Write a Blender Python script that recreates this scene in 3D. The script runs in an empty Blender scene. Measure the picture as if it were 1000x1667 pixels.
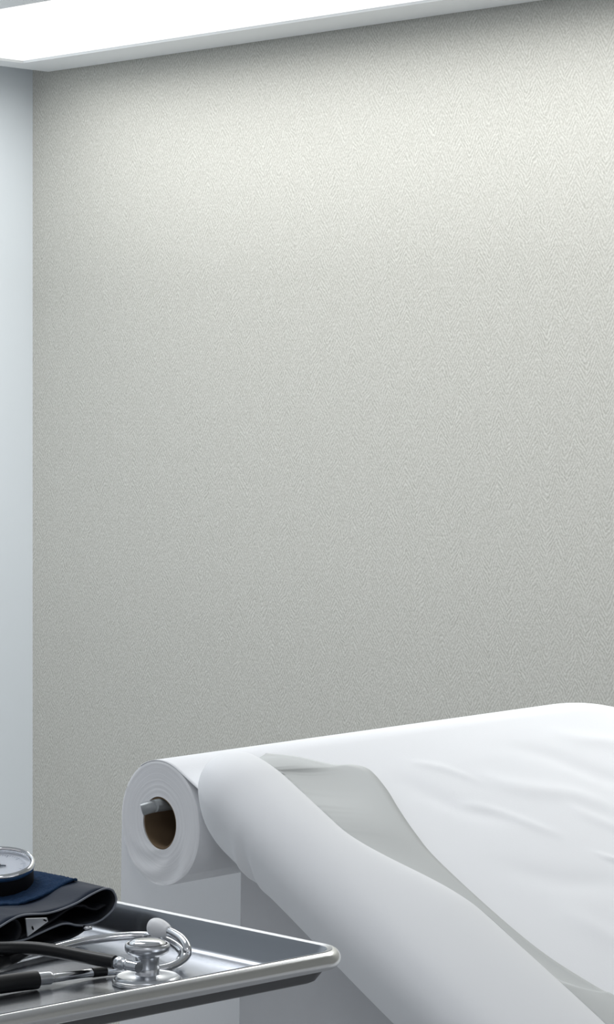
import bpy, bmesh, math, random
import numpy as np
from mathutils import Vector, Matrix

S = bpy.context.scene
C = S.collection
random.seed(4); rng = np.random.default_rng(4)

# ------------------------------------------------------------------ camera
FPX, YH, CAMH = 4300.0, 690.0, 1.30
PSI = math.radians(44.5)
FW = np.array([-math.sin(PSI), math.cos(PSI), 0.0])
RT = np.array([math.cos(PSI), math.sin(PSI), 0.0])
cam = bpy.data.cameras.new('camera'); camo = bpy.data.objects.new('camera', cam); C.objects.link(camo)
camo.location = (0, 0, CAMH); camo.rotation_euler = (math.pi / 2, 0, PSI)
cam.sensor_fit = 'VERTICAL'; cam.sensor_height = 36.0
cam.lens = 36.0 * FPX / 1667.0
cam.shift_y = -(833.5 - YH) / 1667.0
cam.clip_start = 0.02
S.camera = camo

def at(px, py, z):
    """point at height z seen along one direction of the camera"""
    Z = (CAMH - z) * FPX / (py - YH)
    p = RT * ((px - 500.0) / FPX * Z) + FW * Z
    return Vector((p[0], p[1], z))

# ------------------------------------------------------------------ materials
def mat(name, col, rough=0.5, metal=0.0, bump=None, var=None, spec=0.5, sheen=0.0):
    m = bpy.data.materials.new(name); m.use_nodes = True
    nt = m.node_tree; b = nt.nodes['Principled BSDF']
    b.inputs['Base Color'].default_value = (*col, 1); b.inputs['Roughness'].default_value = rough
    b.inputs['Metallic'].default_value = metal; b.inputs['Specular IOR Level'].default_value = spec
    if sheen: b.inputs['Sheen Weight'].default_value = sheen
    tc = nt.nodes.new('ShaderNodeTexCoord')
    if bump:
        sc, st, dist = bump
        n = nt.nodes.new('ShaderNodeTexNoise'); n.inputs['Scale'].default_value = sc; n.inputs['Detail'].default_value = 4
        nt.links.new(tc.outputs['Object'], n.inputs['Vector'])
        bp = nt.nodes.new('ShaderNodeBump'); bp.inputs['Strength'].default_value = st; bp.inputs['Distance'].default_value = dist
        nt.links.new(n.outputs['Fac'], bp.inputs['Height']); nt.links.new(bp.outputs['Normal'], b.inputs['Normal'])
    if var:
        sc, col2 = var
        n = nt.nodes.new('ShaderNodeTexNoise'); n.inputs['Scale'].default_value = sc; n.inputs['Detail'].default_value = 3
        nt.links.new(tc.outputs['Object'], n.inputs['Vector'])
        mx = nt.nodes.new('ShaderNodeMix'); mx.data_type = 'RGBA'
        mx.inputs['A'].default_value = (*col, 1); mx.inputs['B'].default_value = (*col2, 1)
        nt.links.new(n.outputs['Fac'], mx.inputs['Factor']); nt.links.new(mx.outputs['Result'], b.inputs['Base Color'])
    return m

def emit(name, col, st):
    m = bpy.data.materials.new(name); m.use_nodes = True
    nt = m.node_tree; nt.nodes.clear()
    o = nt.nodes.new('ShaderNodeOutputMaterial'); e = nt.nodes.new('ShaderNodeEmission')
    e.inputs['Color'].default_value = (*col, 1); e.inputs['Strength'].default_value = st
    nt.links.new(e.outputs[0], o.inputs[0]); return m

def wallpaper():
    m = bpy.data.materials.new('woven_wallpaper'); m.use_nodes = True
    nt = m.node_tree; b = nt.nodes['Principled BSDF']; N = nt.nodes.new; L = nt.links.new
    b.inputs['Roughness'].default_value = 0.75; b.inputs['Specular IOR Level'].default_value = 0.25
    tc = N('ShaderNodeTexCoord'); sp = N('ShaderNodeSeparateXYZ'); L(tc.outputs['Object'], sp.inputs[0])
    def math_(op, a, bb=None):
        n = N('ShaderNodeMath'); n.operation = op
        for i, v in enumerate((a, bb)):
            if v is None: continue
            if isinstance(v, (int, float)): n.inputs[i].default_value = v
            else: L(v, n.inputs[i])
        return n.outputs[0]
    # slow wander of the threads
    nz = N('ShaderNodeTexNoise'); nz.inputs['Scale'].default_value = 48; nz.inputs['Detail'].default_value = 2
    L(tc.outputs['Object'], nz.inputs['Vector'])
    wob = math_('MULTIPLY', math_('SUBTRACT', nz.outputs['Fac'], 0.5), 0.015)
    x = math_('ADD', sp.outputs[0], wob); z = sp.outputs[2]
    tri = math_('PINGPONG', x, 0.017)                       # herringbone columns
    s = math_('ADD', math_('MULTIPLY', tri, 1.75), z)
    st = math_('SINE', math_('MULTIPLY', s, 2 * math.pi / 0.0082))
    n2 = N('ShaderNodeTexNoise'); n2.inputs['Scale'].default_value = 330; n2.inputs['Detail'].default_value = 2
    L(tc.outputs['Object'], n2.inputs['Vector'])
    n3 = N('ShaderNodeTexNoise'); n3.inputs['Scale'].default_value = 40; n3.inputs['Detail'].default_value = 3
    L(tc.outputs['Object'], n3.inputs['Vector'])
    amp = math_('MULTIPLY', n3.outputs['Fac'], 0.46)
    h = math_('ADD', math_('ADD', math_('MULTIPLY', st, amp), math_('MULTIPLY', n2.outputs['Fac'], 1.5)), -0.25)
    rp = N('ShaderNodeMix'); rp.data_type = 'RGBA'; rp.clamp_factor = True
    rp.inputs['A'].default_value = (0.40, 0.398, 0.365, 1); rp.inputs['B'].default_value = (0.60, 0.60, 0.565, 1)
    L(h, rp.inputs['Factor']); L(rp.outputs['Result'], b.inputs['Base Color'])
    bp = N('ShaderNodeBump'); bp.inputs['Strength'].default_value = 0.35; bp.inputs['Distance'].default_value = 0.0006
    L(h, bp.inputs['Height']); L(bp.outputs['Normal'], b.inputs['Normal'])
    return m

def roll_end():
    """wound paper edge: faint concentric rings"""
    m = mat('wound_paper_edge', (0.74, 0.76, 0.79), 0.9, spec=0.2)
    nt = m.node_tree; b = nt.nodes['Principled BSDF']; N = nt.nodes.new; L = nt.links.new
    tc = N('ShaderNodeTexCoord'); sp = N('ShaderNodeSeparateXYZ'); L(tc.outputs['Object'], sp.inputs[0])
    cx = N('ShaderNodeCombineXYZ'); L(sp.outputs[0], cx.inputs[0]); L(sp.outputs[2], cx.inputs[1])
    ln = N('ShaderNodeVectorMath'); ln.operation = 'LENGTH'; L(cx.outputs[0], ln.inputs[0])
    nz = N('ShaderNodeTexNoise'); nz.noise_dimensions = '1D'; nz.inputs['Scale'].default_value = 420; nz.inputs['Detail'].default_value = 3
    n2 = N('ShaderNodeTexNoise'); n2.inputs['Scale'].default_value = 30; L(tc.outputs['Object'], n2.inputs['Vector'])
    ma = N('ShaderNodeMath'); ma.operation = 'MULTIPLY_ADD'; L(n2.outputs['Fac'], ma.inputs[0]); ma.inputs[1].default_value = 0.006; L(ln.outputs['Value'], ma.inputs[2])
    L(ma.outputs[0], nz.inputs['W'])
    mx = N('ShaderNodeMix'); mx.data_type = 'RGBA'
    mx.inputs['A'].default_value = (0.78, 0.79, 0.81, 1); mx.inputs['B'].default_value = (0.88, 0.89, 0.91, 1)
    L(nz.outputs['Fac'], mx.inputs['Factor']); L(mx.outputs['Result'], b.inputs['Base Color'])
    bp = N('ShaderNodeBump'); bp.inputs['Strength'].default_value = 0.25; bp.inputs['Distance'].default_value = 0.0008
    L(nz.outputs['Fac'], bp.inputs['Height']); L(bp.outputs['Normal'], b.inputs['Normal'])
    return m

M = dict(
    wallpaper=wallpaper(),
    paint=mat('pale_grey_wall_paint', (0.70, 0.75, 0.79), 0.6, bump=(180, 0.06, 0.001)),
    ceil=mat('white_ceiling_paint', (0.78, 0.79, 0.80), 0.8),
    floor=mat('grey_vinyl_floor', (0.42, 0.43, 0.44), 0.5, var=(14, (0.48, 0.49, 0.50))),
    frame=mat('brushed_white_metal', (0.88, 0.90, 0.92), 0.45, 0.15, bump=(60, 0.03, 0.001)),
    diffuser=emit('lit_diffuser', (1.0, 1.0, 0.98), 1.6),
    paper=mat('white_table_paper', (0.86, 0.875, 0.90), 0.85, bump=(420, 0.10, 0.0008), spec=0.2),
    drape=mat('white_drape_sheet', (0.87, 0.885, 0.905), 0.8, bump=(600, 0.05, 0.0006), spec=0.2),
    flap_shade=mat('sheet_painted_shade', (0.56, 0.58, 0.58), 0.85, bump=(600, 0.05, 0.0006), spec=0.2),  # white sheet greyed: shade on the turned-back flap painted into the colour
    cover=mat('pale_grey_bed_cover', (0.55, 0.56, 0.58), 0.85, bump=(160, 0.25, 0.001), var=(30, (0.59, 0.60, 0.62)), spec=0.2),
    rollend=roll_end(),
    card=mat('brown_cardboard', (0.15, 0.098, 0.055), 0.9, var=(60, (0.19, 0.13, 0.075))),
    steel=mat('stainless_steel', (0.37, 0.385, 0.41), 0.25, 1.0, bump=(25, 0.03, 0.001)),
    rim=mat('polished_steel_rim', (0.74, 0.745, 0.74), 0.24, 1.0),
    chrome=mat('chrome', (0.82, 0.83, 0.85), 0.09, 1.0),
    satin=mat('satin_chrome', (0.64, 0.66, 0.69), 0.28, 1.0),
    rubber=mat('black_rubber', (0.006, 0.0065, 0.008), 0.42, spec=0.35),
    black=mat('black_plastic', (0.005, 0.005, 0.006), 0.55, spec=0.25),
    eartip=mat('white_ear_tip', (0.86, 0.87, 0.89), 0.45),
    navy=mat('navy_nylon', (0.012, 0.021, 0.042), 0.6, bump=(500, 0.2, 0.0006), spec=0.18),
    navy_shade=mat('navy_nylon_painted_shade', (0.005, 0.007, 0.012), 0.7, bump=(500, 0.2, 0.0006)),  # navy nylon darkened: shade inside the folds painted into the colour
    plush=mat('blue_velcro_plush', (0.008, 0.026, 0.068), 0.95, bump=(700, 1.0, 0.0012), var=(160, (0.016, 0.048, 0.115)), spec=0.15),
    piping=mat('grey_piping', (0.22, 0.24, 0.28), 0.5),
    dial=mat('white_dial', (0.84, 0.87, 0.92), 0.4),
    ink=mat('grey_dial_ink', (0.10, 0.12, 0.16), 0.5),
    rod=mat('grey_rod', (0.30, 0.32, 0.33), 0.38, 0.35, bump=(120, 0.3, 0.001)),
    under=mat('steel_painted_shade', (0.11, 0.11, 0.11), 0.35, 1.0),  # tray steel darkened: shade below the rim painted into the colour
    tick=mat('pale_dial_ink', (0.42, 0.47, 0.55), 0.5),
    bedbase=mat('white_bed_frame', (0.6, 0.6, 0.6), 0.4),
)
def glass_mat():
    m = bpy.data.materials.new('gauge_glass'); m.use_nodes = True
    b = m.node_tree.nodes['Principled BSDF']
    b.inputs['Transmission Weight'].default_value = 1.0; b.inputs['Roughness'].default_value = 0.0
    b.inputs['IOR'].default_value = 1.12; b.inputs['Base Color'].default_value = (0.97, 0.98, 1, 1)
    return m
M['glass'] = glass_mat()
def thin_paper():
    m = mat('thin_single_paper', (0.86, 0.875, 0.90), 0.85, bump=(420, 0.10, 0.0008), spec=0.2)
    nt = m.node_tree; b = nt.nodes['Principled BSDF']; out = nt.nodes['Material Output']
    t = nt.nodes.new('ShaderNodeBsdfTranslucent'); t.inputs['Color'].default_value = (0.88, 0.90, 0.93, 1)
    mx = nt.nodes.new('ShaderNodeMixShader'); mx.inputs[0].default_value = 0.24
    nt.links.new(b.outputs[0], mx.inputs[1]); nt.links.new(t.outputs[0], mx.inputs[2]); nt.links.new(mx.outputs[0], out.inputs[0])
    return m
M['thin'] = thin_paper()

# ------------------------------------------------------------------ helpers
def obj(name, verts, faces, m, parent=None, smooth=True, autosmooth=None, matslots=None):
    me = bpy.data.meshes.new(name)
    me.from_pydata([tuple(v) for v in verts], [], [tuple(f) for f in faces]); me.update()
    bm = bmesh.new(); bm.from_mesh(me); bmesh.ops.recalc_face_normals(bm, faces=bm.faces)
    if smooth:
        for f in bm.faces: f.smooth = True
        if autosmooth:
            for e in bm.edges:
                if len(e.link_faces) == 2 and e.calc_face_angle(0) > math.radians(autosmooth): e.smooth = False
    bm.to_mesh(me); bm.free()
    o = bpy.data.objects.new(name, me); C.objects.link(o)
    me.materials.append(m)
    if parent: o.parent = parent
    return o

def empty(name, loc, rot=(0, 0, 0), label=None, cat=None, group=None):
    o = bpy.data.objects.new(name, None); C.objects.link(o); o.location = loc; o.rotation_euler = rot
    o.empty_display_size = 0.05
    if label: o['label'] = label; o['category'] = cat
    if group: o['group'] = group
    return o

def tag(o, label=None, cat=None, kind=None):
    if label: o['label'] = label
    if cat: o['category'] = cat
    if kind: o['kind'] = kind
    return o

def box(x0, x1, y0, y1, z0, z1):
    v = [(x, y, z) for x in (x0, x1) for y in (y0, y1) for z in (z0, z1)]
    f = [(0, 1, 3, 2), (4, 6, 7, 5), (0, 4, 5, 1), (2, 3, 7, 6), (0, 2, 6, 4), (1, 5, 7, 3)]
    return v, f

def bevel(o, w, seg=3):
    md = o.modifiers.new('bevel', 'BEVEL'); md.width = w; md.segments = seg; md.limit_method = 'ANGLE'; md.angle_limit = math.radians(35)
    return o

def spline(pts, n):
    """Catmull-Rom through pts (any dimension), n samples"""
    P = np.array([list(p) for p in pts], float)
    P = np.vstack([2 * P[0] - P[1], P, 2 * P[-1] - P[-2]])
    k = len(pts) - 1; out = []
    for s in np.linspace(0, k, n):
        i = min(int(s), k - 1); u = s - i
        a, b, c, d = P[i], P[i + 1], P[i + 2], P[i + 3]
        out.append(0.5 * (2 * b + (c - a) * u + (2 * a - 5 * b + 4 * c - d) * u ** 2 + (3 * b - a - 3 * c + d) * u ** 3))
    return np.array(out)

def sweep(path, rad, seg=16, caps=True):
    """round tube along a polyline; rad is one number or one per point"""
    P = [Vector(p) for p in path]; n = len(P)
    R = [rad] * n if isinstance(rad, (int, float)) else list(rad)
    V, Fc = [], []
    T = [(P[min(i + 1, n - 1)] - P[max(i - 1, 0)]).normalized() for i in range(n)]
    u = T[0].orthogonal().normalized()
    for i in range(n):
        u = (u - T[i] * u.dot(T[i])).normalized(); w = T[i].cross(u)
        for k in range(seg):
            q = 2 * math.pi * k / seg
            V.append(P[i] + (u * math.cos(q) + w * math.sin(q)) * R[i])
    for i in range(n - 1):
        for k in range(seg):
            a, b = i * seg + k, i * seg + (k + 1) % seg
            Fc.append((a, b, b + seg, a + seg))
    if caps:
        Fc.append(tuple(range(seg))); Fc.append(tuple(range((n - 1) * seg, n * seg)))
    return V, Fc

def lathe(prof, seg=64, mtx=None):
    """profile of (r, z), r = 0 closes"""
    V, Fc, ring = [], [], []
    for r, z in prof:
        if r < 1e-7: V.append(Vector((0, 0, z))); ring.append([len(V) - 1])
        else:
            ring.append(list(range(len(V), len(V) + seg)))
            for k in range(seg):
                q = 2 * math.pi * k / seg; V.append(Vector((r * math.cos(q), r * math.sin(q), z)))
    for a, b in zip(ring, ring[1:]):
        for k in range(seg):
            k2 = (k + 1) % seg
            if len(a) == 1 and len(b) == 1: continue
            if len(a) == 1: Fc.append((a[0], b[k], b[k2]))
            elif len(b) == 1: Fc.append((a[k], a[k2], b[0]))
            else: Fc.append((a[k], a[k2], b[k2], b[k]))
    if mtx is not None: V = [mtx @ v for v in V]
    return V, Fc

def grid(P, nu, nv):
    F_ = [(i * nv + j, i * nv + j + 1, (i + 1) * nv + j + 1, (i + 1) * nv + j) for i in range(nu - 1) for j in range(nv - 1)]
    return P, F_

def solid(o, th, off=-1):
    md = o.modifiers.new('thickness', 'SOLIDIFY'); md.thickness = th; md.offset = off
    return o

# ------------------------------------------------------------------ the room
YW, XL = 2.76, -3.34            # wallpapered wall, left wall
CEIL = 2.60
def struct(name, bx, m):
    o = obj(name, *box(*bx), m, smooth=False); o['kind'] = 'structure'; return o
struct('floor', (XL - 0.1, 2.2, -1.8, YW + 0.1, -0.1, 0), M['floor'])
struct('ceiling', (XL - 0.1, 2.2, -1.8, YW + 0.1, CEIL, CEIL + 0.1), M['ceil'])
struct('wall_back', (XL - 0.1, 2.2, YW, YW + 0.1, 0, CEIL), M['wallpaper'])
struct('wall_left', (XL - 0.1, XL, -1.8, YW, 0, CEIL), M['paint'])

# long lightbox fixed along the top of the wallpapered wall
LZ = 1.869
X0, X1 = XL + 0.045, -1.0
Y0, Y1 = 2.205, YW - 0.004
lb = empty('overhead_light', (X0, Y1, LZ), label='long white overhead light box glowing along the top of the wallpapered wall', cat='light')
def rect_loft(rects, m, name, parent, close_bottom=False):
    """stack of rectangles (x0,x1,y0,y1,z) lofted one to the next"""
    V, Fc = [], []
    for (a, b, c, d, z) in rects: V += [(a, c, z), (b, c, z), (b, d, z), (a, d, z)]
    for i in range(len(rects) - 1):
        for k in range(4):
            p, q = i * 4 + k, i * 4 + (k + 1) % 4
            Fc.append((p, q, q + 4, p + 4))
    Fc.append((0, 1, 2, 3))
    if close_bottom:
        b = (len(rects) - 1) * 4; Fc.append((b, b + 1, b + 2, b + 3))
    o = obj(name, [Vector(v) - Vector((X0, Y1, LZ)) for v in V], Fc, m, parent, smooth=False)
    return o
LIP = 0.098
fr = rect_loft([(X0, X1, Y0, Y1, LZ + 0.12), (X0, X1, Y0, Y1, LZ + 0.004), (X0 + .004, X1 - .004, Y0 + .004, Y1 - .004, LZ),
                (X0 + 0.055, X1 - 0.055, Y0 + 0.085, Y1 - LIP, LZ), (X0 + 0.058, X1 - 0.058, Y0 + 0.088, Y1 - LIP - .003, LZ + 0.003),
                (X0 + 0.058, X1 - 0.058, Y0 + 0.088, Y1 - LIP - .003, LZ + 0.006)], M['frame'], 'housing', lb)
V, Fc = box(X0 + 0.0585, X1 - 0.0585, Y0 + 0.0885, Y1 - LIP - .0035, LZ + 0.0035, LZ + 0.0055)
obj('diffuser', [Vector(v) - Vector((X0, Y1, LZ)) for v in V], Fc, M['diffuser'], lb, smooth=False)

# ------------------------------------------------------------------ examination bed (own frame: y across, x down its length)
RC = Vector((-1.7333, 1.5775, 0.9463))
YAW = math.radians(-3.5)
TILT = 0.024
ROLL_R, ROLL_L = 0.055, 0.515
INC = math.radians(28)
Dd = Vector((math.cos(INC), 0, -math.sin(INC))); Nn = Vector((math.sin(INC), 0, math.cos(INC)))
def bed(t, y, n):
    """t down the slope, y across from the near edge, n above the slope (bed frame, origin = centre of roll end)"""
    p = Nn * (ROLL_R + 0.001 + n) + Dd * t
    return Vector((p.x, y, p.z + TILT * y))
def lift(x, y, z): return Vector((x, y, z + TILT * y))

bedo = empty('examination_bed', (RC.x, RC.y, 0), (0, 0, YAW),
             'examination bed with raised sloping back under grey cover, roll at its head', 'bed')
OFF = Vector((0, 0, RC.z))
# raised back: wedge in side view, extruded across
TL = 0.80
top0 = bed(0.055, 0, -0.004); top1 = bed(TL, 0, -0.004)
prof = [(0.060, -0.60), (0.066, -0.25), (0.070, top0.z - 0.02), (top0.x + 0.02, bed(0.078, 0, -0.004).z)]
for k in range(1, 13):
    p = bed(0.078 + (TL - 0.078) * k / 12, 0, -0.004); prof.append((p.x, p.z))
prof += [(top1.x, -0.60)]
ya, yb = 0.032, 0.52
V = [lift(x, ya, z) + OFF for x, z in prof] + [lift(x, yb, z) + OFF for x, z in prof]
n_ = len(prof)
Fc = [tuple(range(n_)), tuple(range(n_, 2 * n_))] + [(k, (k + 1) % n_, n_ + (k + 1) % n_, n_ + k) for k in range(n_)]
bevel(obj('backrest', V, Fc, M['cover'], bedo, smooth=False), 0.006, 3)
V, Fc = box(top1.x + 0.004, top1.x + 1.0, 0.03, 0.52, 0.44, RC.z + top1.z)
bevel(obj('seat', V, Fc, M['cover'], bedo, smooth=False), 0.02, 4)
V, Fc = box(0.10, top1.x + 0.9, 0.07, 0.48, 0.0, 0.345)
bevel(obj('base', V, Fc, M['bedbase'], bedo, smooth=False), 0.01, 2)
V, Fc = box(0.09, top1.x + 0.95, 0.05, 0.50, 0.346, 0.439)
bevel(obj('deck', V, Fc, M['bedbase'], bedo, smooth=False), 0.006, 2)
# rod that carries the roll, with a bent end sticking out of the core
zr = 0.0158
path = [(0.0, 0.530, zr), (0.0, 0.3, zr), (0.0, 0.02, zr), (-0.001, 0.002, zr), (-0.004, -0.008, zr - 0.0012), (-0.0085, -0.013, zr - 0.003)]
V, Fc = sweep([lift(*p) + OFF for p in spline(path, 40)], 0.0056, 18)
tag(obj('roll_holder_rod', V, Fc, M['rod'], bedo, autosmooth=50), 'dull grey metal rod poking out of the roll core')
V, Fc = box(-0.008, 0.058, 0.519, 0.527, zr - 0.05 + RC.z + TILT * .52, zr + 0.003 + RC.z + TILT * .52)
bevel(obj('roll_holder_bracket', V, Fc, M['satin'], bedo, smooth=False), 0.003, 2)

# paper roll
roll = empty('paper_roll', RC, (0, 0, YAW), 'wide white paper roll on brown core at the head of the bed', 'paper roll')
def roll_mesh(rin, rout, y0, y1, wob, seg=128):
    prof = [(rout, y1), (rout, y0 + 0.0005), (rout - 0.0005, y0)]
    prof += [(rin + (rout - 0.0005 - rin) * k / 14, y0) for k in range(13, -1, -1)]
    prof += [(rin, y1)]
    V, Fc = [], []
    for i, (r, y) in enumerate(prof):
        for k in range(seg):
            q = 2 * math.pi * k / seg
            yy = y
            if wob and 2 <= i <= 16:
                yy += 0.00022 * math.sin(r * 1300 + 1.2 * math.sin(3 * q)) + 0.0008 * math.sin(5 * q + r * 300) * max(0, -math.sin(q)) * (r / rout)
            V.append(lift(r * math.cos(q), yy, r * math.sin(q)))
    n = len(prof)
    for i in range(n):
        j = (i + 1) % n
        for k in range(seg):
            k2 = (k + 1) % seg; Fc.append((i * seg + k, i * seg + k2, j * seg + k2, j * seg + k))
    return V, Fc
V, Fc = roll_mesh(0.0234, ROLL_R, 0, ROLL_L, True)
obj('wound_paper', V, Fc, M['rollend'], roll, autosmooth=40)
V, Fc = roll_mesh(0.0217, 0.02335, 0.0008, ROLL_L, False)
tag(obj('cardboard_core', V, Fc, M['card'], roll, autosmooth=40), 'brown cardboard core')
# tail of paper hanging straight down behind the roll
P = []; nu, nv = 40, 40
for i in range(nu):
    for j in range(nv):
        u, v = i / (nu - 1), j / (nv - 1)
        z = 0.004 - 0.55 * u
        P.append(lift(-ROLL_R - 0.0004 - 0.012 * u + 0.0016 * math.sin(9 * v + 5 * u) * u, 0.001 + (ROLL_L - 0.004) * v, z))
obj('hanging_tail', *grid(P, nu, nv), M['thin'], roll)

# sheet of table paper from the roll down the slope
WR = [  # creases: (t0, y0, t1, y1, half-width, height)
    (0.10, 0.24, 0.18, 0.34, 0.008, 0.0022), (0.06, 0.29, 0.17, 0.45, 0.014, 0.0028), (0.02, 0.36, 0.15, 0.52, 0.016, -0.0028),
    (0.205, 0.335, 0.245, 0.40, 0.004, 0.0035), (0.05, 0.20, 0.16, 0.30, 0.016, -0.0022), (0.13, 0.36, 0.21, 0.44, 0.010, 0.0022),
    (0.26, 0.22, 0.36, 0.30, 0.016, 0.0022), (0.19, 0.20, 0.28, 0.36, 0.018, -0.002), (0.03, 0.24, 0.09, 0.31, 0.006, 0.0016), (0.0, 0.44, 0.1, 0.56, 0.014, 0.0025),
]
def wrinkle(t, y):
    h = 0.0
    for (t0, y0, t1, y1, w, a) in WR:
        dx, dy = t1 - t0, y1 - y0; L = math.hypot(dx, dy)
        s = ((t - t0) * dx + (y - y0) * dy) / L; d = ((t - t0) * -dy + (y - y0) * dx) / L
        d += 0.006 * math.sin(s * 45 + t0 * 90)
        e = min(max(s / (0.35 * L), 0), 1) * min(max((L - s) / (0.35 * L), 0), 1)
        e = e * e * (3 - 2 * e)
        h += 0.72 * a * e * math.exp(-(d / w) ** 2)
    return h
def droop(y): return 0.0 if y < 0.52 else 0.0125 * ((y - 0.52) / 0.09) ** 2
P = []; yv = np.linspace(0.0, 0.665, 170)
arc = [math.radians(a) for a in np.linspace(120, 62.0, 16)]
rows = [('a', q) for q in arc] + [('s', t) for t in np.linspace(0.004, 0.66, 165)]
for kind, s in rows:
    for y in yv:
        y = float(y)
        if kind == 'a':
            r = ROLL_R + 0.0005
            p = Vector((r * math.cos(s), y, r * math.sin(s) + TILT * y))
        else:
            k = min(1, s / 0.05)
            yy = y
            if s > 0.05: yy = y                        # near edge lies along the bed edge
            p = bed(s, yy, -0.0005 + 0.0017 * k + wrinkle(s, y) * k + 0.0006 * math.sin(y * 21 + s * 9) * k)
        p.z -= droop(y); P.append(p)
sheet = obj('table_paper', *grid(P, len(rows), len(yv)), M['paper'])
sheet.location = RC; sheet.rotation_euler = (0, 0, YAW)
solid(sheet, 0.0006, 0)
tag(sheet, 'smooth white sheet of paper spread over the sloping back of the bed', 'paper sheet')

# thick folded sheet lying along the near edge of the slope
dr = empty('folded_sheet', RC, (0, 0, YAW), 'loosely rolled white sheet bulging along the near edge of the bed', 'sheet')
CEN = (0.050, 0.006)
SEC = [(0.025, -0.040), (0.008, -0.033), (-0.010, -0.017), (-0.024, 0.004), (-0.031, 0.022), (-0.026, 0.040), (-0.003, 0.051), (0.045, 0.052)]
TAIL_A = [(0.042, 0.043), (0.050, 0.036)]                 # top end: crest early
TAIL_B = [(0.085, 0.048), (0.110, 0.033)]                 # lower down: crest further across
def section(t, k, sc):
    tail = [(a[0] * (1 - k) + b[0] * k, a[1] * (1 - k) + b[1] * k) for a, b in zip(TAIL_A, TAIL_B)]
    pts = SEC[:-1] + [(0.026 * (1 - k) + 0.050 * k, 0.050 * (1 - k) + 0.054 * k)] + tail
    q = spline(pts, 44)
    return [(CEN[0] + (a - CEN[0]) * sc, CEN[1] + (b - CEN[1]) * sc) for a, b in q]
ss = lambda x: (lambda c: c * c * (3 - 2 * c))(min(max(x, 0), 1))
T0, TE = 0.085, 0.66
ts = [T0 - 0.072 * math.cos(q) for q in np.linspace(0.02, math.pi / 2, 22)] + list(np.linspace(T0 + 0.004, TE, 130))
P = []
crest = []
for t in ts:
    sc = 1.0
    if t < T0: sc = math.sqrt(max(0.0, 1 - ((T0 - t) / 0.072) ** 2))
    k = ss((t - 0.155) / 0.14)
    row = section(t, k, sc)
    for j, (y, n) in enumerate(row):
        near = math.exp(-((j - 9) / 6.0) ** 2)
        w = near * (0.005 * math.exp(-((t - 0.118) / 0.006) ** 2) - 0.006 * math.exp(-((t - 0.130) / 0.006) ** 2) + 0.002 * math.exp(-((t - 0.142) / 0.005) ** 2))
        w += 0.0012 * math.sin(t * 23 + j * 0.18) * sc
        P.append(bed(t, y - w, n + w * 0.2))
    crest.append((t, row[-1][0], row[-1][1]))
solid(obj('rolled_body', *grid(P, len(ts), 44), M['drape'], dr), 0.0008, 0)
# turned-back flap from the crest down to its loose edge on the paper
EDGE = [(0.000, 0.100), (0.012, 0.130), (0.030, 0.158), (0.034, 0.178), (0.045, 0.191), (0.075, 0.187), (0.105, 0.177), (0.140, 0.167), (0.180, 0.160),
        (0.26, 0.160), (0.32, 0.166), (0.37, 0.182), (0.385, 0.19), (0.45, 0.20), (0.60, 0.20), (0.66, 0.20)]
nu = 150
CR = spline([c for i, c in enumerate(crest) if c[0] > 0.03], nu)
ed = spline(EDGE, nu)
P = []; nv = 14
for i in range(nu):
    s = i / (nu - 1)
    # pair the crest with the loose edge
    te = ed[i]
    j = int(np.argmin(np.abs(CR[:, 0] - max(CR[0, 0], te[0] + 0.03 * (1 - ss(te[0] / 0.2))))))
    c = CR[j]
    for v in range(nv):
        q = v / (nv - 1)
        t = c[0] * (1 - q) + te[0] * q; y = c[1] * (1 - q) + te[1] * q
        n = c[2] * (1 - q) ** 1.25 + 0.0046 * q + 0.004 * math.sin(q * math.pi) * math.sin(i * 0.11)
        P.append(bed(t, y, n))
solid(tag(obj('turned_back_flap', *grid(P, nu, nv), M['flap_shade'], dr), 'sheet flap with shade painted in grey lying on the white paper'), 0.0008, 0)

# ------------------------------------------------------------------ instrument tray on its stand
ZR = 0.943
corner = at(583, 1544, ZR)
TROT = math.radians(-2.0)
TX, TY = 0.50, 0.36
tr = empty('instrument_tray', (corner.x, corner.y, 0), (0, 0, TROT), 'stainless steel instrument tray with rolled rim, holding the stethoscope and cuff', 'tray')
def rrect(inset, z, r=0.028, seg=10):
    x0, x1, y0, y1 = -TX + inset, -inset, -TY + inset, -inset
    rr = max(0.004, r - inset); out = []
    for cx, cy, a0 in ((x1 - rr, y1 - rr, 0), (x0 + rr, y1 - rr, 90), (x0 + rr, y0 + rr, 180), (x1 - rr, y0 + rr, 270)):
        for k in range(seg + 1):
            q = math.radians(a0 + 90 * k / seg); out.append(Vector((cx + rr * math.cos(q), cy + rr * math.sin(q), z)))
    return out
def loft(prof, name, m, cap0=False, cap1=False, loop=False):
    V, Fc = [], []
    rings = [rrect(i, ZR + z) for i, z in prof]; n = len(rings[0])
    for r in rings: V += r
    for i in range(len(rings) - (0 if loop else 1)):
        j = (i + 1) % len(rings)
        for k in range(n):
            k2 = (k + 1) % n; Fc.append((i * n + k, i * n + k2, j * n + k2, j * n + k))
    if cap0: Fc.append(tuple(range(n)))
    if cap1: Fc.append(tuple(range((len(rings) - 1) * n, len(rings) * n)))
    return obj(name, V, Fc, m, tr, autosmooth=35)
FL = -0.0215
loft([(0.0085, -0.0105), (0.0175, -0.0215), (0.022, -0.0235), (0.030, -0.024)] , 'tray_underside', M['under'], cap1=True)
loft([(0.0058, 0.0002), (0.0094, -0.0004), (0.0116, -0.0036), (0.0182, -0.0172), (0.0215, -0.0205), (0.027, FL), (0.06, FL)], 'tray_pan', M['steel'], cap1=True)
rp = []
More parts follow.
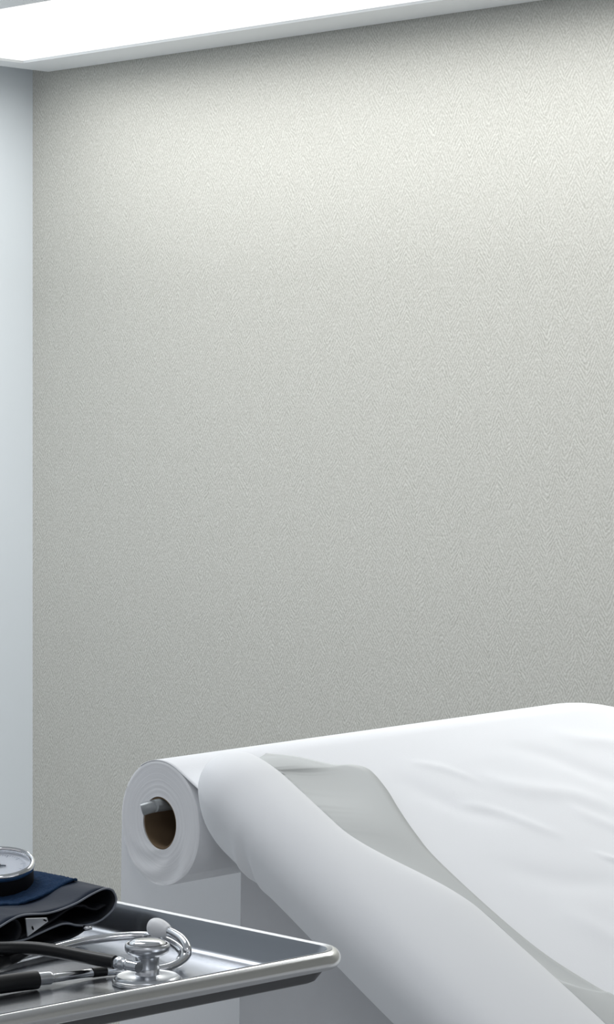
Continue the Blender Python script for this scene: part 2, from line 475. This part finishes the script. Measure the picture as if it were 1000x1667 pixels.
for k in range(20):
    q = math.radians(90 + 360 * k / 20)
    rp.append((0.0055 - 0.0055 * math.cos(q), -0.0062 + 0.0062 * math.sin(q)))
loft(rp, 'rolled_rim', M['rim'], loop=True)
for nm, bx in (('post', None), ):
    V, Fc = sweep([(-TX / 2, -TY / 2, 0.05), (-TX / 2, -TY / 2, ZR - 0.0245)], 0.014, 24); obj('post', V, Fc, M['satin'], tr, autosmooth=40)
for a in (0, 90, 180, 270):
    q = math.radians(a + 45)
    V, Fc = sweep([(-TX / 2, -TY / 2, 0.055), (-TX / 2 + 0.2 * math.cos(q), -TY / 2 + 0.2 * math.sin(q), 0.014)], 0.013, 16); obj('leg', V, Fc, M['satin'], tr, autosmooth=40)
ZF = ZR + FL                                                # tray floor

# ------------------------------------------------------------------ stethoscope
cp = at(240, 1589, ZF + 0.005); st = empty('stethoscope', (cp.x, cp.y, ZF), label='black tubed stethoscope with chrome chest piece lying in the steel tray', cat='stethoscope')
O = Vector((cp.x, cp.y, ZF))
def stpath(pts, n=60): return [Vector(p) - O for p in spline([at(a, b, ZF + h) for a, b, h in pts], n)]
chest = obj('chest_piece', *lathe([(0, 0.0004), (0.0195, 0.0004), (0.0222, 0.0012), (0.0226, 0.0030), (0.0220, 0.0046), (0.0205, 0.0056), (0.0200, 0.0054), (0.0092, 0.0060),
    (0.0084, 0.0064), (0.0082, 0.0072), (0.0082, 0.0096), (0.0079, 0.0100), (0.0079, 0.0106), (0.0082, 0.0110), (0.0082, 0.0182), (0.0092, 0.0190), (0.0125, 0.0202), (0.0144, 0.0214), (0.0152, 0.0230), (0.0154, 0.0254), (0.0150, 0.0268), (0.0144, 0.0273), (0.0137, 0.0272), (0.0134, 0.0262), (0, 0.0262)], 72), M['satin'], st, autosmooth=40)
obj('bell_disc', *lathe([(0.0126, 0.02705), (0.0120, 0.0284), (0.0090, 0.0296), (0.0045, 0.0302), (0, 0.0304)], 56), M['chrome'], chest)
tag(obj('bell_ring', *lathe([(0.0136, 0.0263), (0.0135, 0.0272), (0.0126, 0.0274), (0.0120, 0.0268)], 56), M['black'], chest), 'thin black ring')
obj('diaphragm_ring', *lathe([(0.0200, 0.0001), (0.0236, 0.0001), (0.0240, 0.0016), (0.0234, 0.0034), (0.0228, 0.0036)], 72), M['rim'], chest)
V, Fc = sweep(stpath([(226, 1575, .0145), (208, 1571, .0145), (198, 1569.5, .0145)], 12), [0.0036] * 9 + [0.0040, 0.0040, 0.0040]); obj('stem', V, Fc, M['chrome'], chest, autosmooth=40)
pp = stpath([(206, 1571.5, .0145), (196, 1569, .0145), (191, 1567.5, .0145)], 12); V, Fc = sweep(pp, [0.0034, .0034, .0034, .0044, .0046, .0042, .0042, .0046, .0046, .0044, .0042, .004]); obj('connector', V, Fc, M['satin'], chest, autosmooth=40)
main = stpath([(-50, 1612, .0075), (-95, 1614, .008), (-140, 1598, .010), (-135, 1570, .013), (-95, 1557, .015), (-60, 1552, .016), (-20, 1546, .0165), (20, 1543.5, .017), (55, 1544, .0175), (90, 1548.5, .017), (135, 1557, .0155), (187, 1566.5, .0145)], 130)
V, Fc = sweep(main, 0.0046, 20); obj('tubing', V, Fc, M['rubber'], st, autosmooth=50)
V, Fc = sweep(stpath([(44, 1546, .016), (30, 1555, .012), (14, 1563, .0085), (-12, 1571, .0075), (-50, 1577, .007), (-80, 1581, .007)], 36), [0.0042] * 36, 18); obj('yoke', V, Fc, M['rubber'], st, autosmooth=50)
V, Fc = sweep(stpath([(-60, 1577, .0065), (-12, 1569.5, .006), (30, 1560, .006), (60, 1552.5, .0062), (110, 1538.5, .0075), (150, 1530, .0085), (200, 1524.5, .010), (240, 1523.5, .0110), (268, 1530, .0125), (288, 1541, .011), (297, 1553, .008), (292, 1566, .0045)], 90), 0.0030, 16)
arm_b = obj('ear_tube', V, Fc, M['chrome'], st)
pa = stpath([(50, 1597.5, .006), (90, 1592, .0055), (150, 1584, .0042), (200, 1580, .0036), (255, 1578.5, .0036), (285, 1571, .005), (303, 1557, .009), (304.5, 1543, .0145), (297, 1529.5, .0185), (284, 1520, .0205), (270, 1514.5, .0212)], 90)
V, Fc = sweep(pa, 0.0030, 16); arm_a = obj('ear_tube', V, Fc, M['chrome'], st)
tip = stpath([(276, 1516.5, .021), (270, 1514.5, .0212), (262, 1512, .0215), (254, 1510, .0217), (247, 1508.5, .0218), (243, 1508, .0218)], 14)
V, Fc = sweep(tip, [0.0034, .0038, .0044, .0052, .0058, .0063, .0067, .0069, .0068, .0065, .0058, .0047, .0033, .0012], 24); tag(obj('ear_tip', V, Fc, M['eartip'], arm_a), 'white rubber ear tip')
V, Fc = sweep(stpath([(-60, 1613, .0075), (-20, 1606, .0075), (20, 1600, .0072), (48, 1596.5, .0068), (58, 1595.3, .0066), (60, 1595.0, .0066)], 30), [0.0062] * 27 + [0.0060, 0.0054, 0.0040], 20)
obj('sleeve', V, Fc, M['rubber'], arm_a, autosmooth=50)
V, Fc = sweep(stpath([(56, 1594.8, .0066), (76, 1592.5, .0062), (84, 1591.5, .006)], 12), [0.0044] * 9 + [.0042, .0038, .0032], 18); obj('ferrule', V, Fc, M['satin'], arm_a, autosmooth=50)
V, Fc = sweep(stpath([(150, 1583.6, .0044), (172, 1581, .0042)], 8), 0.0034, 16); tag(obj('band', V, Fc, M['rubber'], arm_a, autosmooth=50), 'short black band on the chrome tube')

# ------------------------------------------------------------------ pressure cuff
cuffB = at(60, 1547, ZF)
CROT = TROT
cu = empty('blood_pressure_cuff', (cuffB.x, cuffB.y, ZF), (0, 0, CROT), 'folded navy blood pressure cuff with open loop at the tray edge', 'cuff')
bxv = np.array([math.cos(CROT), math.sin(CROT), 0]); axv = np.array([-math.sin(CROT), math.cos(CROT), 0])
OB = np.array([cuffB.x, cuffB.y, ZF])
def onface(px, py):
    """point of the cuff's open end (q along the cuff, z up)"""
    d = RT * ((px - 500.0) / FPX) + FW - np.array([0, 0, (py - YH) / FPX])
    o = np.array([0, 0, CAMH]); k = ((OB - o) @ bxv) / (d @ bxv); p = o + d * k
    return ((p - OB) @ axv, p[2] - ZF)
def strip(px, n, w0, w1, name, m, parent, th, edge_var=0.0, dz=0.0):
    q = spline([onface(*p) for p in px], n); nv = 24; P = []
    for i in range(n):
        for j in range(nv):
            v = j / (nv - 1)
            P.append(Vector((-(w0 + (w1 - w0) * v), q[i][0], max(0.0012, q[i][1] + dz + 0.0006 * math.sin(i * .4 + v * 6)))))
    o = solid(obj(name, *grid(P, n, nv), m, parent), th, 0)
    return o, q
TOP = [(-60, 1537), (-20, 1519), (0, 1508), (20, 1496), (40, 1489), (80, 1486), (120, 1472), (150, 1455), (170, 1446.5), (182, 1449), (188.5, 1461), (187, 1472), (180, 1484), (162, 1499), (140, 1506), (124, 1506), (110, 1503.5), (94, 1506), (62, 1520), (38, 1530), (0, 1537), (-60, 1549)]
shell, q = strip(TOP, 150, 0.0, 0.15, 'shell', M['navy'], cu, 0.0016)
shell.data.materials.append(M['navy_shade']); shell.modifiers[0].material_offset = 1
V, Fc = sweep([Vector((0.0004, a, max(b, 0.0014))) for a, b in q], 0.0008, 8); obj('piping', V, Fc, M['piping'], shell)
mid, q2 = strip([(-60, 1552), (0, 1538), (40, 1528), (70, 1512), (100, 1493), (128, 1477), (140, 1475), (150, 1480), (166, 1480), (178, 1476)], 70, 0.004, 0.13, 'inner_layer', M['navy_shade'], cu, 0.0014)
low, q4 = strip([(-60, 1571), (0, 1557), (50, 1547), (90, 1538), (122, 1528), (146, 1516), (152, 1508)], 40, 0.006, 0.13, 'under_layer_dark_reflection', M['navy_shade'], cu, 0.0014)  # added bottom fold; also imitates the cuff's dark reflection in the tray
pocket, q3 = strip([(-40, 1530), (0, 1511), (18, 1501), (32, 1501), (38, 1509), (38, 1522), (30, 1531), (0, 1539)], 50, 0.003, 0.12, 'bladder_fold', M['navy_shade'], cu, 0.0014)
# plush fastening patch on top, further back
qt = q[:int(150 * 8.5 / 21)]
P = []; nv = 40
for i in range(len(qt)):
    for j in range(nv):
        v = j / (nv - 1)
        P.append(Vector((-(0.035 + 0.088 * v), qt[i][0], qt[i][1] + 0.0018 + 0.0003 * rng.standard_normal())))
tag(solid(obj('fastening_patch', *grid(P, len(qt), nv), M['plush'], cu), 0.0016, 0), 'fuzzy blue fastening patch')
# silver tag held in the fold
pa_ = [onface(37, 1494), onface(72, 1493), onface(74, 1499), onface(40, 1524)]
V = [Vector((0.0022, a, b)) for a, b in pa_] + [Vector((0.0036, a, b)) for a, b in pa_]
tg = bevel(tag(obj('metal_tag', V, [(0, 1, 2, 3), (4, 5, 6, 7), (0, 1, 5, 4), (1, 2, 6, 5), (2, 3, 7, 6), (3, 0, 4, 7)], M['satin'], cu, smooth=False), 'silver metal tag'), 0.0004, 2)
for (a, b, c, d) in ((47, 1507, 49, 1512), (66, 1496, 70, 1498)):
    m0, m1 = onface(a, b), onface(c, d)
    V, Fc = sweep([(0.0038, *m0), (0.0038, *m1)], 0.0006, 8); obj('mark', V, Fc, M['black'], tg)
a, b = onface(130, 1511), onface(139, 1509)
V, Fc = sweep([(0.004, a[0], a[1] + .0005), (0.006, (a[0] + b[0]) / 2, (a[1] + b[1]) / 2 + .0005), (0.008, b[0], b[1])], [0.0022, 0.0020, 0.0010], 14); obj('metal_end', V, Fc, M['chrome'], cu)

# ------------------------------------------------------------------ pressure gauge lying on the cuff
gq = onface(114, 1487)
gp = Vector(tuple(OB + axv * gq[0] - bxv * 0.085)); gp.z = ZF + gq[1]
ga = empty('pressure_gauge', gp, label='round pressure gauge with white dial and chrome bezel on the navy cuff', cat='gauge'); ga.scale = (1.1, 1.1, 1.1)
tiltm = Matrix.Translation((0, 0, 0.0048)) @ Matrix.Rotation(math.radians(15), 4, Vector((RT[0], RT[1], 0)))
obj('case', *lathe([(0, 0), (0.018, 0), (0.0222, 0.002), (0.0236, 0.006), (0.0236, 0.0170), (0.0225, 0.0175)], 72, tiltm), M['black'], ga, autosmooth=40)
obj('bezel', *lathe([(0.0236, 0.0168), (0.0244, 0.0176), (0.0249, 0.0192), (0.0249, 0.0206), (0.0243, 0.0222), (0.0232, 0.0227), (0.0222, 0.0222), (0.0217, 0.0205), (0.0217, 0.0178)], 80, tiltm), M['chrome'], ga, autosmooth=50)
dial = obj('dial', *lathe([(0, 0.0180), (0.0217, 0.0180)], 72, tiltm), M['dial'], ga)
tv, tf = [], []
for k in range(51):
    q = math.radians(-60 + 300 * k / 50); r0, r1, w = (0.0150 if k % 5 == 0 else 0.0166), 0.0185, (0.00035 if k % 5 == 0 else 0.00018)
    b0 = len(tv)
    for r, s in ((r0, -w), (r0, w), (r1, w), (r1, -w)):
        tv.append(tiltm @ Vector((r * math.cos(q) - s * math.sin(q), r * math.sin(q) + s * math.cos(q), 0.01806)))
    tf.append((b0, b0 + 1, b0 + 2, b0 + 3))
obj('scale_marks', tv, tf, M['tick'], dial, smooth=False)
V, Fc = sweep([tiltm @ Vector(p) for p in ((0.004, 0.003, 0.0188), (-0.002, -0.0015, 0.0188), (-0.013, -0.010, 0.0188))], [0.0005, 0.0005, 0.0001], 8); nd = obj('needle', V, Fc, M['ink'], ga)
obj('hub', *lathe([(0.0014, 0.0182), (0.0014, 0.0194), (0, 0.0196)], 20, tiltm), M['ink'], nd)
gl = lathe([(0, 0.0205), (0.0216, 0.0205), (0.0216, 0.0213), (0, 0.0213)], 64, tiltm); obj('glass', *gl, M['glass'], ga, autosmooth=40)

# ------------------------------------------------------------------ light
def area(name, loc, target, size, power, col=(1, 1, 1)):
    l = bpy.data.lights.new(name, 'AREA'); l.shape = 'RECTANGLE'; l.size, l.size_y = size; l.energy = power; l.color = col
    o = bpy.data.objects.new(name, l); C.objects.link(o); o.location = loc
    o.rotation_euler = (Vector(target) - Vector(loc)).to_track_quat('-Z', 'Y').to_euler(); return o
def lamp_down(name, x0, x1, y0, y1, z, power, col, spread):
    o = area(name, ((x0 + x1) / 2, (y0 + y1) / 2, z), ((x0 + x1) / 2, (y0 + y1) / 2, 0), (x1 - x0, y1 - y0), power, col)
    o.rotation_euler = (0, 0, 0); o.data.spread = math.radians(spread); return o
lamp_down('light_box_lamp', X0 + 0.062, X1 - 0.062, Y0 + 0.092, Y1 - LIP - 0.006, LZ + 0.003, 9.5, (1.0, 1.0, 0.98), 168)
lamp_down('fill_lamp', -3.2, -2.1, 1.1, 1.7, CEIL - 0.02, 19.0, (0.97, 0.985, 1.0), 180)  # added fill from above, out of view, no fixture
lamp_down('fill_lamp', -0.3, 0.9, -0.5, 0.1, CEIL - 0.02, 8.0, (0.97, 0.985, 1.0), 180)  # second added fill lamp, also unseen
w = bpy.data.worlds.new('world'); S.world = w; w.use_nodes = True
w.node_tree.nodes['Background'].inputs[0].default_value = (0.94, 0.96, 1.0, 1); w.node_tree.nodes['Background'].inputs[1].default_value = 0.52

S.view_settings.view_transform = 'Standard'; S.view_settings.look = 'None'
S.view_settings.exposure = 0.0; S.view_settings.gamma = 1.0; S.view_settings.use_curve_mapping = False
S.cycles.use_denoising = True
S.cycles.max_bounces = 10
